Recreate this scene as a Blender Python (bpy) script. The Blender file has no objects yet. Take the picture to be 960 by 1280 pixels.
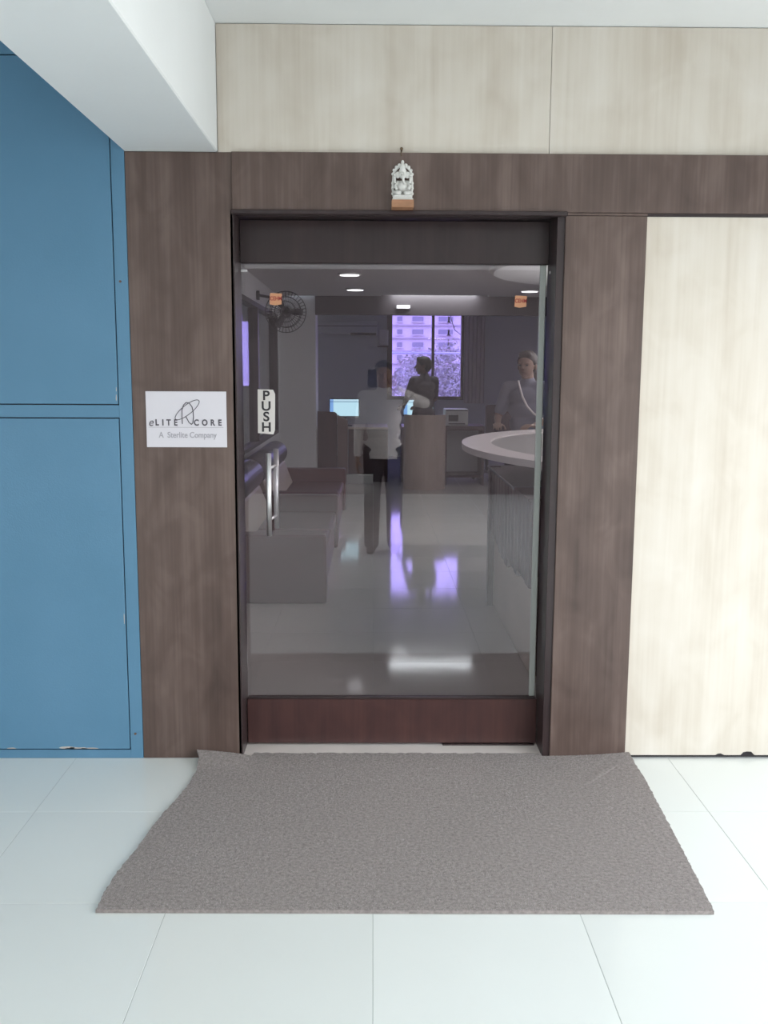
import bpy, bmesh, math, random
from mathutils import Vector, Matrix, Euler
import numpy as np
random.seed(7)
SC = bpy.context.scene
COL = SC.collection
PI = math.pi

# ------------------------------------------------------------------ camera
cd = bpy.data.cameras.new('camera')
cam = bpy.data.objects.new('camera', cd)
COL.objects.link(cam)
cd.sensor_fit = 'VERTICAL'
cd.sensor_height = 36.0
cd.lens = 36.0 * 1213.4 / 1280.0
cd.clip_start = 0.02
cd.clip_end = 600
p_, y_, r_ = 0.1437, 0.01151, 0.00465
F = Vector((math.sin(y_)*math.cos(p_), math.cos(y_)*math.cos(p_), -math.sin(p_)))
RI = Vector((math.cos(y_), -math.sin(y_), 0))
UP = RI.cross(F)
R2 = RI*math.cos(r_) + UP*math.sin(r_)
U2 = -RI*math.sin(r_) + UP*math.cos(r_)
cam.matrix_world = Matrix(((R2.x, U2.x, -F.x, 0), (R2.y, U2.y, -F.y, -3.63), (R2.z, U2.z, -F.z, 1.5), (0, 0, 0, 1)))
SC.camera = cam

# ------------------------------------------------------------------ world, lights, exposure
SC.view_settings.view_transform = 'Standard'
SC.view_settings.look = 'None'
SC.view_settings.gamma = 1
SC.view_settings.use_curve_mapping = False
SC.view_settings.exposure = 0.98
w = bpy.data.worlds.new('sky')
SC.world = w
w.use_nodes = True
nt = w.node_tree
bg = nt.nodes['Background']
tc = nt.nodes.new('ShaderNodeTexCoord')
sx = nt.nodes.new('ShaderNodeSeparateXYZ')
rp = nt.nodes.new('ShaderNodeValToRGB')
nt.links.new(tc.outputs['Generated'], sx.inputs[0])
nt.links.new(sx.outputs['Z'], rp.inputs[0])
rp.color_ramp.elements[0].color = (0.96, 0.965, 0.945, 1)
rp.color_ramp.elements[1].color = (0.62, 0.78, 0.95, 1)
nt.links.new(rp.outputs[0], bg.inputs['Color'])
bg.inputs['Strength'].default_value = 2.6


def area_light(name, loc, rot, sx_, sy_, power, color=(1, 1, 1), portal=False):
    l = bpy.data.lights.new(name, 'AREA')
    l.shape = 'RECTANGLE'
    l.size = sx_
    l.size_y = sy_
    l.energy = power
    l.color = color
    o = bpy.data.objects.new(name, l)
    o.location = loc
    o.rotation_euler = rot
    COL.objects.link(o)
    if portal:
        l.cycles.is_portal = True
    return o


# portals only help the renderer find the sky through the real openings
area_light('sky_opening_right', (2.32, -4.05, 1.09), (0, PI/2, 0), 2.04, 7.4, 1, portal=True)
area_light('sky_opening_left', (-3.02, -6.1, 1.15), (0, -PI/2, 0), 1.9, 3.4, 1, portal=True)
area_light('sky_opening_far', (0.93, 13.8, 1.8), (-PI/2, 0, 0), 1.3, 1.6, 1, portal=True)

# ------------------------------------------------------------------ materials
MATS = {}


def mat(name, color, rough=0.5, metal=0.0, emit=None, estr=0.0, spec=0.5, bump=None, var=None, noise=None):
    """bump=(scale,strength)  var=(scale xyz, amount) tonal noise in object space"""
    if name in MATS:
        return MATS[name]
    m = bpy.data.materials.new(name)
    m.use_nodes = True
    t = m.node_tree
    b = t.nodes['Principled BSDF']
    b.inputs['Base Color'].default_value = (*color, 1)
    b.inputs['Roughness'].default_value = rough
    b.inputs['Metallic'].default_value = metal
    b.inputs['Specular IOR Level'].default_value = spec
    if emit:
        b.inputs['Emission Color'].default_value = (*emit, 1)
        b.inputs['Emission Strength'].default_value = estr
    co = t.nodes.new('ShaderNodeTexCoord')
    if var:
        mp = t.nodes.new('ShaderNodeMapping')
        mp.inputs['Scale'].default_value = var[0]
        n = t.nodes.new('ShaderNodeTexNoise')
        n.inputs['Scale'].default_value = 1
        n.inputs['Detail'].default_value = 4
        rp = t.nodes.new('ShaderNodeValToRGB')
        a = var[1]
        rp.color_ramp.elements[0].position = 0.3
        rp.color_ramp.elements[1].position = 0.7
        rp.color_ramp.elements[0].color = (*[c*(1-a) for c in color], 1)
        rp.color_ramp.elements[1].color = (*[min(1, c*(1+a)) for c in color], 1)
        t.links.new(co.outputs['Object'], mp.inputs[0])
        t.links.new(mp.outputs[0], n.inputs['Vector'])
        t.links.new(n.outputs[0], rp.inputs[0])
        t.links.new(rp.outputs[0], b.inputs['Base Color'])
    if bump:
        n2 = t.nodes.new('ShaderNodeTexNoise')
        n2.inputs['Scale'].default_value = bump[0]
        n2.inputs['Detail'].default_value = 3
        bp = t.nodes.new('ShaderNodeBump')
        bp.inputs['Strength'].default_value = bump[1]
        bp.inputs['Distance'].default_value = 0.01
        t.links.new(co.outputs['Object'], n2.inputs['Vector'])
        t.links.new(n2.outputs[0], bp.inputs['Height'])
        t.links.new(bp.outputs[0], b.inputs['Normal'])
    MATS[name] = m
    return m


def wood(name, c0, c1, c2, rough, sx_=1.0):
    """vertical grain laminate: broad strips, fine fibres and soft knots"""
    m = bpy.data.materials.new(name)
    m.use_nodes = True
    t = m.node_tree
    b = t.nodes['Principled BSDF']
    b.inputs['Roughness'].default_value = rough
    b.inputs['Specular IOR Level'].default_value = 0.4
    co = t.nodes.new('ShaderNodeTexCoord')
    oi = t.nodes.new('ShaderNodeObjectInfo')
    ad = t.nodes.new('ShaderNodeVectorMath')
    ad.operation = 'ADD'
    cmb = t.nodes.new('ShaderNodeMath'); cmb.operation = 'MULTIPLY'; cmb.inputs[1].default_value = 13.0
    t.links.new(oi.outputs['Random'], cmb.inputs[0])
    t.links.new(co.outputs['Object'], ad.inputs[0])
    t.links.new(cmb.outputs[0], ad.inputs[1])

    def nz(scale, detail, dist=0.0):
        mp = t.nodes.new('ShaderNodeMapping')
        mp.inputs['Scale'].default_value = scale
        n = t.nodes.new('ShaderNodeTexNoise')
        n.inputs['Scale'].default_value = 1
        n.inputs['Detail'].default_value = detail
        n.inputs['Distortion'].default_value = dist
        t.links.new(ad.outputs[0], mp.inputs[0])
        t.links.new(mp.outputs[0], n.inputs['Vector'])
        return n
    a = nz((13*sx_, 1, 0.55), 3, 0.3)
    f = nz((90*sx_, 1, 2.2), 4)
    k = nz((9*sx_, 1, 5), 2, 0.8)
    rp = t.nodes.new('ShaderNodeValToRGB')
    rp.color_ramp.elements[0].position = 0.32
    rp.color_ramp.elements[0].color = (*c0, 1)
    rp.color_ramp.elements[1].position = 0.68
    rp.color_ramp.elements[1].color = (*c2, 1)
    e = rp.color_ramp.elements.new(0.5)
    e.color = (*c1, 1)
    mx = t.nodes.new('ShaderNodeMix'); mx.data_type = 'FLOAT'; mx.inputs[0].default_value = 0.32
    t.links.new(a.outputs[0], mx.inputs[2]); t.links.new(f.outputs[0], mx.inputs[3])
    mx2 = t.nodes.new('ShaderNodeMix'); mx2.data_type = 'FLOAT'; mx2.inputs[0].default_value = 0.34
    t.links.new(mx.outputs[0], mx2.inputs[2]); t.links.new(k.outputs[0], mx2.inputs[3])
    t.links.new(mx2.outputs[0], rp.inputs[0])
    t.links.new(rp.outputs[0], b.inputs['Base Color'])
    bp = t.nodes.new('ShaderNodeBump'); bp.inputs['Strength'].default_value = 0.06; bp.inputs['Distance'].default_value = 0.004
    t.links.new(f.outputs[0], bp.inputs['Height'])
    t.links.new(bp.outputs[0], b.inputs['Normal'])
    MATS[name] = m
    return m


def pane_mat(name, tint, ior=1.5, rough=0.0, tone=(1, 1, 1)):
    """thin sheet glass: see-through tint plus Fresnel mirror on either face"""
    m = bpy.data.materials.new(name)
    m.use_nodes = True
    t = m.node_tree
    t.nodes.remove(t.nodes['Principled BSDF'])
    out = t.nodes['Material Output']
    tr = t.nodes.new('ShaderNodeBsdfTransparent'); tr.inputs[0].default_value = (*tint, 1)
    gl = t.nodes.new('ShaderNodeBsdfGlossy'); gl.inputs['Roughness'].default_value = rough; gl.inputs['Color'].default_value = (*tone, 1)
    fr = t.nodes.new('ShaderNodeFresnel')
    ge = t.nodes.new('ShaderNodeNewGeometry')
    mi = t.nodes.new('ShaderNodeMix'); mi.data_type = 'FLOAT'
    mi.inputs[2].default_value = ior; mi.inputs[3].default_value = 1/ior
    mx = t.nodes.new('ShaderNodeMixShader')
    t.links.new(ge.outputs['Backfacing'], mi.inputs[0])
    t.links.new(mi.outputs[0], fr.inputs['IOR'])
    t.links.new(fr.outputs[0], mx.inputs[0])
    t.links.new(tr.outputs[0], mx.inputs[1])
    t.links.new(gl.outputs[0], mx.inputs[2])
    t.links.new(mx.outputs[0], out.inputs['Surface'])
    MATS[name] = m
    return m


DARKWOOD = wood('dark_laminate', (0.072, 0.047, 0.040), (0.118, 0.079, 0.067), (0.185, 0.132, 0.115), 0.38)
LIGHTWOOD = wood('pale_laminate', (0.60, 0.528, 0.442), (0.69, 0.627, 0.546), (0.755, 0.70, 0.63), 0.42, 0.75)
WENGE = wood('wenge_frame', (0.030, 0.020, 0.021), (0.040, 0.026, 0.027), (0.052, 0.033, 0.033), 0.30)
REDWOOD = wood('door_rail_wood', (0.05, 0.026, 0.026), (0.075, 0.036, 0.034), (0.10, 0.048, 0.042), 0.30)
INWOOD = wood('lobby_wood', (0.045, 0.024, 0.026), (0.060, 0.032, 0.034), (0.080, 0.044, 0.044), 0.4)
BEIGELAM = wood('beige_laminate', (0.40, 0.335, 0.29), (0.46, 0.385, 0.335), (0.50, 0.43, 0.38), 0.45)
PLASTER = mat('white_plaster', (0.80, 0.82, 0.82), 0.75, bump=(60, 0.05), var=((1.5, 1.5, 1.5), 0.03))
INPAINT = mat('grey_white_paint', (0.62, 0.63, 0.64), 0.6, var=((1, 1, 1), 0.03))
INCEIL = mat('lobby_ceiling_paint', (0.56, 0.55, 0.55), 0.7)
FARPAINT = mat('blue_grey_paint', (0.50, 0.55, 0.58), 0.6, var=((1, 1, 1), 0.04))
DARKFASCIA = mat('dark_fascia', (0.06, 0.05, 0.055), 0.45)
GLASS = pane_mat('door_glass', (0.92, 0.91, 0.92), 1.76, tone=(1.0, 0.95, 0.97))
PLAINGLASS = pane_mat('clear_glass', (0.80, 0.83, 0.84))
PURPLE = pane_mat('violet_window_film', (0.66, 0.58, 1.0))
STEEL = mat('brushed_steel', (0.80, 0.79, 0.80), 0.38, 1.0)
WHITE = mat('white_plastic', (0.80, 0.80, 0.80), 0.4)
PAPER = mat('sign_board', (0.74, 0.71, 0.76), 0.5)
INK = mat('grey_ink', (0.10, 0.09, 0.11), 0.6)
INKPALE = mat('pale_grey_ink', (0.42, 0.40, 0.44), 0.6)
BLACKINK = mat('black_ink', (0.03, 0.025, 0.03), 0.6)
MARBLE = mat('white_marble', (0.85, 0.77, 0.73), 0.25, var=((6, 6, 6), 0.06))
LEATHER = mat('maroon_leatherette', (0.13, 0.052, 0.056), 0.42, bump=(160, 0.08))
ROLLFAB = mat('navy_leatherette', (0.05, 0.042, 0.06), 0.30)
CREAMFAB = mat('cream_leatherette', (0.42, 0.36, 0.30), 0.5)
GROUT = mat('grout', (0.50, 0.52, 0.50), 0.9)
DARKPLASTIC = mat('dark_plastic', (0.03, 0.03, 0.035), 0.4)
GREYPLASTIC = mat('grey_plastic', (0.45, 0.47, 0.48), 0.45)
LAMP = mat('lamp_face', (1, 1, 1), 0.4, emit=(0.96, 0.97, 1.0), estr=1.5)


def tile_mat(name, color, rough=0.12):
    m = mat(name, color, rough, spec=0.42)
    t = m.node_tree
    b = t.nodes['Principled BSDF']
    oi = t.nodes.new('ShaderNodeObjectInfo')
    co = t.nodes.new('ShaderNodeTexCoord')
    n = t.nodes.new('ShaderNodeTexNoise'); n.inputs['Scale'].default_value = 3.5; n.inputs['Detail'].default_value = 5
    t.links.new(co.outputs['Object'], n.inputs['Vector'])
    ad = t.nodes.new('ShaderNodeMath'); ad.operation = 'MULTIPLY_ADD'; ad.inputs[1].default_value = 0.5
    t.links.new(n.outputs[0], ad.inputs[0])
    t.links.new(oi.outputs['Random'], ad.inputs[2])
    rp = t.nodes.new('ShaderNodeValToRGB')
    rp.color_ramp.elements[0].position = 0.2
    rp.color_ramp.elements[1].position = 1.2
    rp.color_ramp.elements[0].color = (*[c*0.975 for c in color], 1)
    rp.color_ramp.elements[1].color = (*[min(1, c*1.025) for c in color], 1)
    t.links.new(ad.outputs[0], rp.inputs[0])
    t.links.new(rp.outputs[0], b.inputs['Base Color'])
    return m


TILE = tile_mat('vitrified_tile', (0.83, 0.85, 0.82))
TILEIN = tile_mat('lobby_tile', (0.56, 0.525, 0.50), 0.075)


def blue_mat():
    m = mat('blue_enamel', (0.14, 0.275, 0.36), 0.5, bump=(180, 0.06))
    t = m.node_tree
    b = t.nodes['Principled BSDF']
    co = t.nodes.new('ShaderNodeTexCoord')
    n = t.nodes.new('ShaderNodeTexNoise'); n.inputs['Scale'].default_value = 2.2; n.inputs['Detail'].default_value = 6
    t.links.new(co.outputs['Object'], n.inputs['Vector'])
    rp = t.nodes.new('ShaderNodeValToRGB')
    rp.color_ramp.elements[0].position = 0.3; rp.color_ramp.elements[1].position = 0.7
    rp.color_ramp.elements[0].color = (0.098, 0.240, 0.375, 1)
    rp.color_ramp.elements[1].color = (0.118, 0.268, 0.415, 1)
    t.links.new(n.outputs[0], rp.inputs[0])
    t.links.new(rp.outputs[0], b.inputs['Base Color'])
    return m


BLUE = blue_mat()
CHIP = mat('bare_primer', (0.52, 0.47, 0.44), 0.8)

# ------------------------------------------------------------------ mesh helpers


def box(bm, x0, x1, y0, y1, z0, z1, bev=0.0, seg=1):
    b2 = bmesh.new()
    bmesh.ops.create_cube(b2, size=1)
    for v in b2.verts:
        v.co = Vector(((x0+x1)/2 + v.co.x*(x1-x0), (y0+y1)/2 + v.co.y*(y1-y0), (z0+z1)/2 + v.co.z*(z1-z0)))
    if bev > 0:
        bmesh.ops.bevel(b2, geom=list(b2.edges), offset=bev, segments=seg, profile=0.5, affect='EDGES')
    merge(bm, b2)
    return bm


def merge(bm, b2):
    me = bpy.data.meshes.new('tmp')
    b2.to_mesh(me)
    b2.free()
    bm.from_mesh(me)
    bpy.data.meshes.remove(me)


def frame_of(d):
    d = Vector(d).normalized()
    a = Vector((0, 0, 1)) if abs(d.z) < 0.9 else Vector((1, 0, 0))
    u = d.cross(a).normalized()
    return u, d.cross(u).normalized()


def tube(bm, pts, r, n=10, closed=False, radii=None):
    pts = [Vector(p) for p in pts]
    rings = []
    N = len(pts)
    pu = None
    for i, p in enumerate(pts):
        if closed:
            d = pts[(i+1) % N] - pts[i-1]
        else:
            d = pts[min(i+1, N-1)] - pts[max(i-1, 0)]
        d.normalize()
        if pu is None:
            u, v = frame_of(d)
        else:
            u = (pu - d*pu.dot(d)).normalized()
            v = d.cross(u)
        pu = u
        rr = radii[i] if radii else r
        rings.append([bm.verts.new(p + (u*math.cos(2*PI*k/n) + v*math.sin(2*PI*k/n))*rr) for k in range(n)])
    M = N if closed else N-1
    for i in range(M):
        a, b = rings[i], rings[(i+1) % N]
        for k in range(n):
            bm.faces.new((a[k], a[(k+1) % n], b[(k+1) % n], b[k]))
    if not closed:
        bm.faces.new(rings[0][::-1])
        bm.faces.new(rings[-1])
    return bm


def cyl(bm, p0, p1, r, n=16, r1=None):
    return tube(bm, [p0, p1], r, n, radii=[r, r if r1 is None else r1])


def lathe(bm, prof, cx, cy, n=24):
    rings = []
    for (r, z) in prof:
        rings.append([bm.verts.new((cx + r*math.cos(2*PI*k/n), cy + r*math.sin(2*PI*k/n), z)) for k in range(n)])
    for a, b in zip(rings, rings[1:]):
        for k in range(n):
            bm.faces.new((a[k], a[(k+1) % n], b[(k+1) % n], b[k]))
    bm.faces.new(rings[0][::-1])
    bm.faces.new(rings[-1])
    return bm


def prism(bm, poly, z0, z1):
    """poly in XY extruded along z"""
    a = [bm.verts.new((x, y, z0)) for x, y in poly]
    b = [bm.verts.new((x, y, z1)) for x, y in poly]
    n = len(poly)
    bm.faces.new(a[::-1]); bm.faces.new(b)
    for k in range(n):
        bm.faces.new((a[k], a[(k+1) % n], b[(k+1) % n], b[k]))
    return bm


def prism_y(bm, poly, y0, y1):
    """poly in XZ extruded along y"""
    a = [bm.verts.new((x, y0, z)) for x, z in poly]
    b = [bm.verts.new((x, y1, z)) for x, z in poly]
    n = len(poly)
    bm.faces.new(a); bm.faces.new(b[::-1])
    for k in range(n):
        bm.faces.new((a[k], b[k], b[(k+1) % n], a[(k+1) % n]))
    return bm


def ball(bm, c, rx, ry=None, rz=None, sub=2, rot=None):
    ry = rx if ry is None else ry
    rz = rx if rz is None else rz
    b2 = bmesh.new()
    bmesh.ops.create_icosphere(b2, subdivisions=sub, radius=1)
    M = Matrix.Translation(Vector(c)) @ (rot.to_4x4() if rot else Matrix.Identity(4)) @ Matrix.Diagonal((rx, ry, rz, 1))
    bmesh.ops.transform(b2, matrix=M, verts=b2.verts)
    merge(bm, b2)


def obj(name, bm, m, parent=None, smooth=False):
    me = bpy.data.meshes.new(name)
    bmesh.ops.recalc_face_normals(bm, faces=bm.faces)
    bm.to_mesh(me)
    bm.free()
    if smooth:
        for p in me.polygons:
            p.use_smooth = True
    me.materials.append(m)
    o = bpy.data.objects.new(name, me)
    COL.objects.link(o)
    if parent is not None:
        o.parent = parent
        o.matrix_parent_inverse = Matrix.Translation(parent.location).inverted()
    return o


def bxo(name, m, parent, x0, x1, y0, y1, z0, z1, bev=0.0, seg=1):
    return obj(name, box(bmesh.new(), x0, x1, y0, y1, z0, z1, bev, seg), m, parent)


def empty(name, loc, label=None, cat=None, group=None, structure=False):
    o = bpy.data.objects.new(name, None)
    o.empty_display_size = 0.1
    o.location = loc
    COL.objects.link(o)
    tag(o, label, cat, group)
    if structure:
        o['kind'] = 'structure'
    return o


def tag(o, label=None, cat=None, group=None):
    if label: o['label'] = label
    if cat: o['category'] = cat
    if group: o['group'] = group
    return o


def struct(o):
    o['kind'] = 'structure'
    return o


def text(name, s, size, loc, m, parent, rot=(PI/2, 0, 0), depth=0.0006, sx_=1.0, align='CENTER', shear=0.0, bold=0.0):
    cu = bpy.data.curves.new(name, 'FONT')
    cu.body = s
    cu.size = size
    cu.align_x = align
    cu.align_y = 'CENTER'
    cu.extrude = depth
    cu.shear = shear
    cu.offset = bold
    t = bpy.data.objects.new(name, cu)
    COL.objects.link(t)
    dg = bpy.context.evaluated_depsgraph_get()
    me = bpy.data.meshes.new_from_object(t.evaluated_get(dg))
    bpy.data.objects.remove(t)
    bpy.data.curves.remove(cu)
    M = Matrix.Translation(loc) @ Euler(rot).to_matrix().to_4x4() @ Matrix.Diagonal((sx_, 1, 1, 1))
    me.transform(M)
    me.name = name
    me.materials.clear()
    me.materials.append(m)
    o = bpy.data.objects.new(name, me)
    COL.objects.link(o)
    if parent is not None:
        o.parent = parent
        o.matrix_parent_inverse = Matrix.Translation(parent.location).inverted()
    return o


# ================================================================== THE CORRIDOR SHELL
CEIL = 2.712
# --- corridor floor with its tiles
P = 0.58


def tiled_floor(name, m, x0, x1, y0, y1, ox, oy, top):
    f = struct(bxo(name, GROUT, None, x0, x1, y0, y1, top-0.12, top-0.0012))
    shared = {}
    i0, i1 = math.floor((x0-ox)/P), math.ceil((x1-ox)/P)
    j0, j1 = math.floor((y0-oy)/P), math.ceil((y1-oy)/P)
    g = 0.0008
    for i in range(i0, i1):
        for j in range(j0, j1):
            a, b = max(x0, ox+i*P)+g, min(x1, ox+(i+1)*P)-g
            c, d = max(y0, oy+j*P)+g, min(y1, oy+(j+1)*P)-g
            if b-a < 0.02 or d-c < 0.02:
                continue
            key = (round(b-a, 4), round(d-c, 4))
            if key not in shared:
                bm = box(bmesh.new(), -(b-a)/2, (b-a)/2, -(d-c)/2, (d-c)/2, -0.009, 0, 0.0006)
                o = obj('tile', bm, m, f)
                o.matrix_parent_inverse = Matrix.Identity(4)
                shared[key] = o.data
            else:
                o = bpy.data.objects.new('tile', shared[key])
                COL.objects.link(o)
                o.parent = f
            o.location = ((a+b)/2, (c+d)/2, top + random.uniform(-0.0002, 0.0))
    return f


floor = tiled_floor('floor', TILE, -3.0, 2.3, -8.0, 0.0, 0.003, -0.47+P, 0.0)
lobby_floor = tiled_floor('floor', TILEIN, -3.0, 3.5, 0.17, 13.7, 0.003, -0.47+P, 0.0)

struct(bxo('ceiling', PLASTER, None, -3.2, 3.2, -8.2, 0.25, CEIL, CEIL+0.15))
struct(bxo('trim_1', PLASTER, None, -0.894, -0.560, -3.3, 0.0, 2.275, CEIL-0.0005, 0.004))      # ceiling beam

# --- right side: long open balcony bay; left side: open bay too; rear wall behind the photographer
def side_wall(name, x0, x1, ya, yb, za, zb):
    bm = bmesh.new()
    box(bm, x0, x1, -8.2, ya, -0.12, CEIL)
    box(bm, x0, x1, yb, 0.0, -0.12, CEIL)
    box(bm, x0, x1, ya, yb, -0.12, za)
    box(bm, x0, x1, ya, yb, zb, CEIL)
    return struct(obj(name, bm, PLASTER))


side_wall('wall_right', 2.3, 2.5, -7.8, -0.3, 0.06, 2.12)
side_wall('wall_left', -3.2, -3.0, -7.8, -4.4, 0.20, 2.10)
struct(bxo('wall_rear', mat('mauve_grey_paint', (0.22, 0.185, 0.19), 0.7), None, -3.0, 2.3, -8.2, -8.0, -0.12, CEIL))

# ================================================================== THE ENTRANCE FACADE
wall_front = bmesh.new()
box(wall_front, -3.2, -0.52, 0.02, 0.18, -0.12, CEIL)
box(wall_front, 0.705, 3.7, 0.02, 0.18, -0.12, CEIL)
box(wall_front, -0.52, 0.705, 0.02, 0.18, 2.09, CEIL)
wall_front = struct(obj('wall_front', wall_front, INPAINT))
bxo('pale_panel', LIGHTWOOD, wall_front, -0.560, 0.629, 0.004, 0.02, 2.275, CEIL-0.002, 0.0008)
bxo('pale_panel', LIGHTWOOD, wall_front, 0.6305, 2.3, 0.004, 0.02, 2.275, CEIL-0.002, 0.0008)
# right pale panel, chipped along its bottom edge
poly = [(0.993, 0.012), (1.35, 0.012), (1.36, 0.018), (1.372, 0.019), (1.385, 0.012), (1.45, 0.012), (1.46, 0.024), (1.475, 0.027),
        (1.492, 0.026), (1.505, 0.012), (2.3, 0.012), (2.3, 2.060), (0.993, 2.060)]
obj('pale_panel', prism_y(bmesh.new(), poly, 0.0, 0.02), LIGHTWOOD, wall_front)
bxo('skirting_gap', BLACKINK, wall_front, 0.993, 2.3, 0.012, 0.02, 0.0, 0.03)
bxo('dark_panel', DARKWOOD, wall_front, -0.893, -0.51, 0.0, 0.02, 0.001, 2.275, 0.001)      # left pilaster
bxo('dark_panel', DARKWOOD, wall_front, 0.695, 0.992, -0.006, 0.02, 0.001, 2.062, 0.002)      # right pilaster
bxo('header_panel', DARKWOOD, wall_front, -0.51, 2.3, -0.012, 0.02, 2.072, 2.275, 0.0015)
bm = box(bmesh.new(), -0.515, 0.700, -0.024, 0.02, 2.058, 2.074, 0.003)
obj('header_lip', bm, WENGE, wall_front)
bxo('shadow_gap', WENGE, wall_front, 0.993, 2.3, 0.003, 0.02, 2.060, 2.0735)  # dark strip filled in for the header's shadow line
bxo('pilaster_cap', DARKWOOD, wall_front, 0.701, 0.992, -0.008, 0.02, 2.0625, 2.0712, 0.001)
# door lining
lin = bmesh.new()
box(lin, -0.52, -0.506, 0.0, 0.18, 0.0, 2.07, 0.001)
box(lin, 0.667, 0.697, 0.002, 0.18, 0.0, 2.07, 0.001)
box(lin, -0.506, 0.667, 0.06, 0.18, 2.063, 2.09, 0.001)
struct(obj('trim_2', lin, WENGE))
th = bmesh.new()
prism(th, [(-0.506, 0.0), (0.667, 0.0), (0.667, 0.175), (-0.506, 0.175)], -0.02, 0.004)
struct(obj('trim_3', th, MARBLE))
struct(bxo('trim_4', WENGE, None, 0.285, 0.655, 0.118, 0.165, 0.003, 0.010, 0.001))     # thin dark strip at the gap under the door

# hook above the statuette
hk = bmesh.new()
cyl(hk, (0.098, 0.0, 2.283), (0.098, -0.02, 2.285), 0.0035, 8)
ball(hk, (0.098, -0.022, 2.286), 0.006)
tube(hk, [(0.098, -0.012, 2.284), (0.096, -0.016, 2.272), (0.099, -0.017, 2.262)], 0.002, 6)
tag(obj('wall_hook', hk, mat('old_brass', (0.16, 0.11, 0.07), 0.4, 0.8), None, True), 'small brass nail hook directly above the white statuette', 'hook')

# ================================================================== GLASS DOOR
YD = 0.14
door = empty('door_1', (0.0, YD, 0.0), 'brown framed glass entrance door with steel pull handle and PUSH plate', 'door', structure=True)
bxo('glass', GLASS, door, -0.500, 0.655, YD, YD+0.010, 0.19, 1.91)
bxo('top_rail', WENGE, door, -0.503, 0.662, YD-0.018, YD+0.028, 1.902, 2.060, 0.003)
bxo('bottom_rail', REDWOOD, door, -0.503, 0.662, YD-0.018, YD+0.028, 0.012, 0.199, 0.003)
bxo('rail_trim', WENGE, door, -0.500, 0.655, YD-0.020, YD-0.002, 0.197, 0.206, 0.002)
es = bxo('edge_seal', mat('green_grey_seal', (0.42, 0.44, 0.42), 0.3), door, 0.632, 0.655, YD-0.003, YD+0.013, 0.206, 1.902, 0.002)
es['label'] = 'pale grey green edge strip'
# pivots
for x in (-0.492, 0.672):
    bxo('pivot', STEEL, door, x-0.008, x+0.016, YD-0.022, YD-0.012, 1.868, 1.878, 0.001)
hd = empty('handle', (-0.400, YD, 1.03))
hd.parent = door
hd.matrix_parent_inverse = Matrix.Translation(door.location).inverted()
hb = bmesh.new()
tube(hb, [(-0.401, YD-0.055, 0.868), (-0.401, YD-0.055, 1.188)], 0.0105, 16)
obj('outer_bar', hb, STEEL, hd, True)
hb = bmesh.new()
tube(hb, [(-0.384, YD+0.065, 0.880), (-0.384, YD+0.065, 1.196)], 0.0105, 16)
obj('inner_bar', hb, STEEL, hd, True)
for z in (0.93, 1.13):
    hb = bmesh.new()
    cyl(hb, (-0.401, YD-0.055, z), (-0.384, YD+0.065, z), 0.006, 12)
    obj('standoff', hb, STEEL, hd, True)
# PUSH plate, its lower left corner lifting
pp = bmesh.new()
prism_y(pp, [(-0.446, 1.262), (-0.386, 1.257), (-0.380, 1.275), (-0.378, 1.412), (-0.386, 1.429), (-0.445, 1.430)], YD-0.0025, YD-0.0003)
plate = obj('push_plate', pp, mat('cream_plate', (0.70, 0.66, 0.63), 0.45), door)
plate['label'] = 'white PUSH plate'
for k, c in enumerate('PUSH'):
    text('letter', c, 0.050, (-0.413, YD-0.0028, 1.405-k*0.0405), BLACKINK, plate, sx_=1.08, bold=0.0012)
# two orange protective stickers near the top
for (cx, cz) in ((-0.371, 1.771), (0.561, 1.767)):
    sb = bmesh.new()
    prism_y(sb, [(cx-0.024, cz-0.020), (cx-0.004, cz-0.024), (cx+0.021, cz-0.020), (cx+0.023, cz+0.020), (cx-0.022, cz+0.022)], YD-0.0015, YD-0.0003)
    s = obj('sticker', sb, mat('orange_sticker', (0.62, 0.30, 0.16) if cx < 0 else (0.66, 0.36, 0.2), 0.5), door)
    text('lettering', 'CEHM', 0.021, (cx, YD-0.0017, cz+0.001), mat('red_ink', (0.35, 0.03, 0.03), 0.6), s, sx_=0.8, bold=0.0004)

# ================================================================== COMPANY SIGN on left pilaster
sign = empty('name_sign', (-0.694, -0.001, 1.22), 'white company name board on the dark pilaster left of the door', 'sign')
bxo('board', PAPER, sign, -0.843, -0.545, -0.005, -0.0002, 1.217, 1.424, 0.0008)
YS = -0.0055
text('lettering', 'e', 0.044, (-0.826, YS, 1.309), INK, sign, sx_=0.9, shear=0.25)
for c, x in zip('LITE', (-0.803, -0.781, -0.760, -0.734)):
    text('lettering', c, 0.031, (x, YS, 1.308), INK, sign, sx_=0.85, bold=0.0011)
for c, x in zip('CORE', (-0.657, -0.626, -0.597, -0.570)):
    text('lettering', c, 0.031, (x, YS, 1.308), INK, sign, sx_=0.85, bold=0.0011)
bxo('rule', INKPALE, sign, -0.835, -0.557, YS-0.0004, YS+0.0005, 1.2905, 1.2918)
text('lettering', 'A  Sterlite Company', 0.030, (-0.690, YS, 1.262), INKPALE, sign, sx_=0.86, bold=0.0004)
lg = bmesh.new()
ell = []
for k in range(40):
    a = 2*PI*k/40
    ex, ez = 0.056*math.cos(a), 0.017*math.sin(a)
    q = math.radians(38)
    ell.append((-0.690 + ex*math.cos(q) - ez*math.sin(q), YS-0.0005, 1.356 + ex*math.sin(q) + ez*math.cos(q)))
tube(lg, ell, 0.0013, 5, closed=True)
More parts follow.
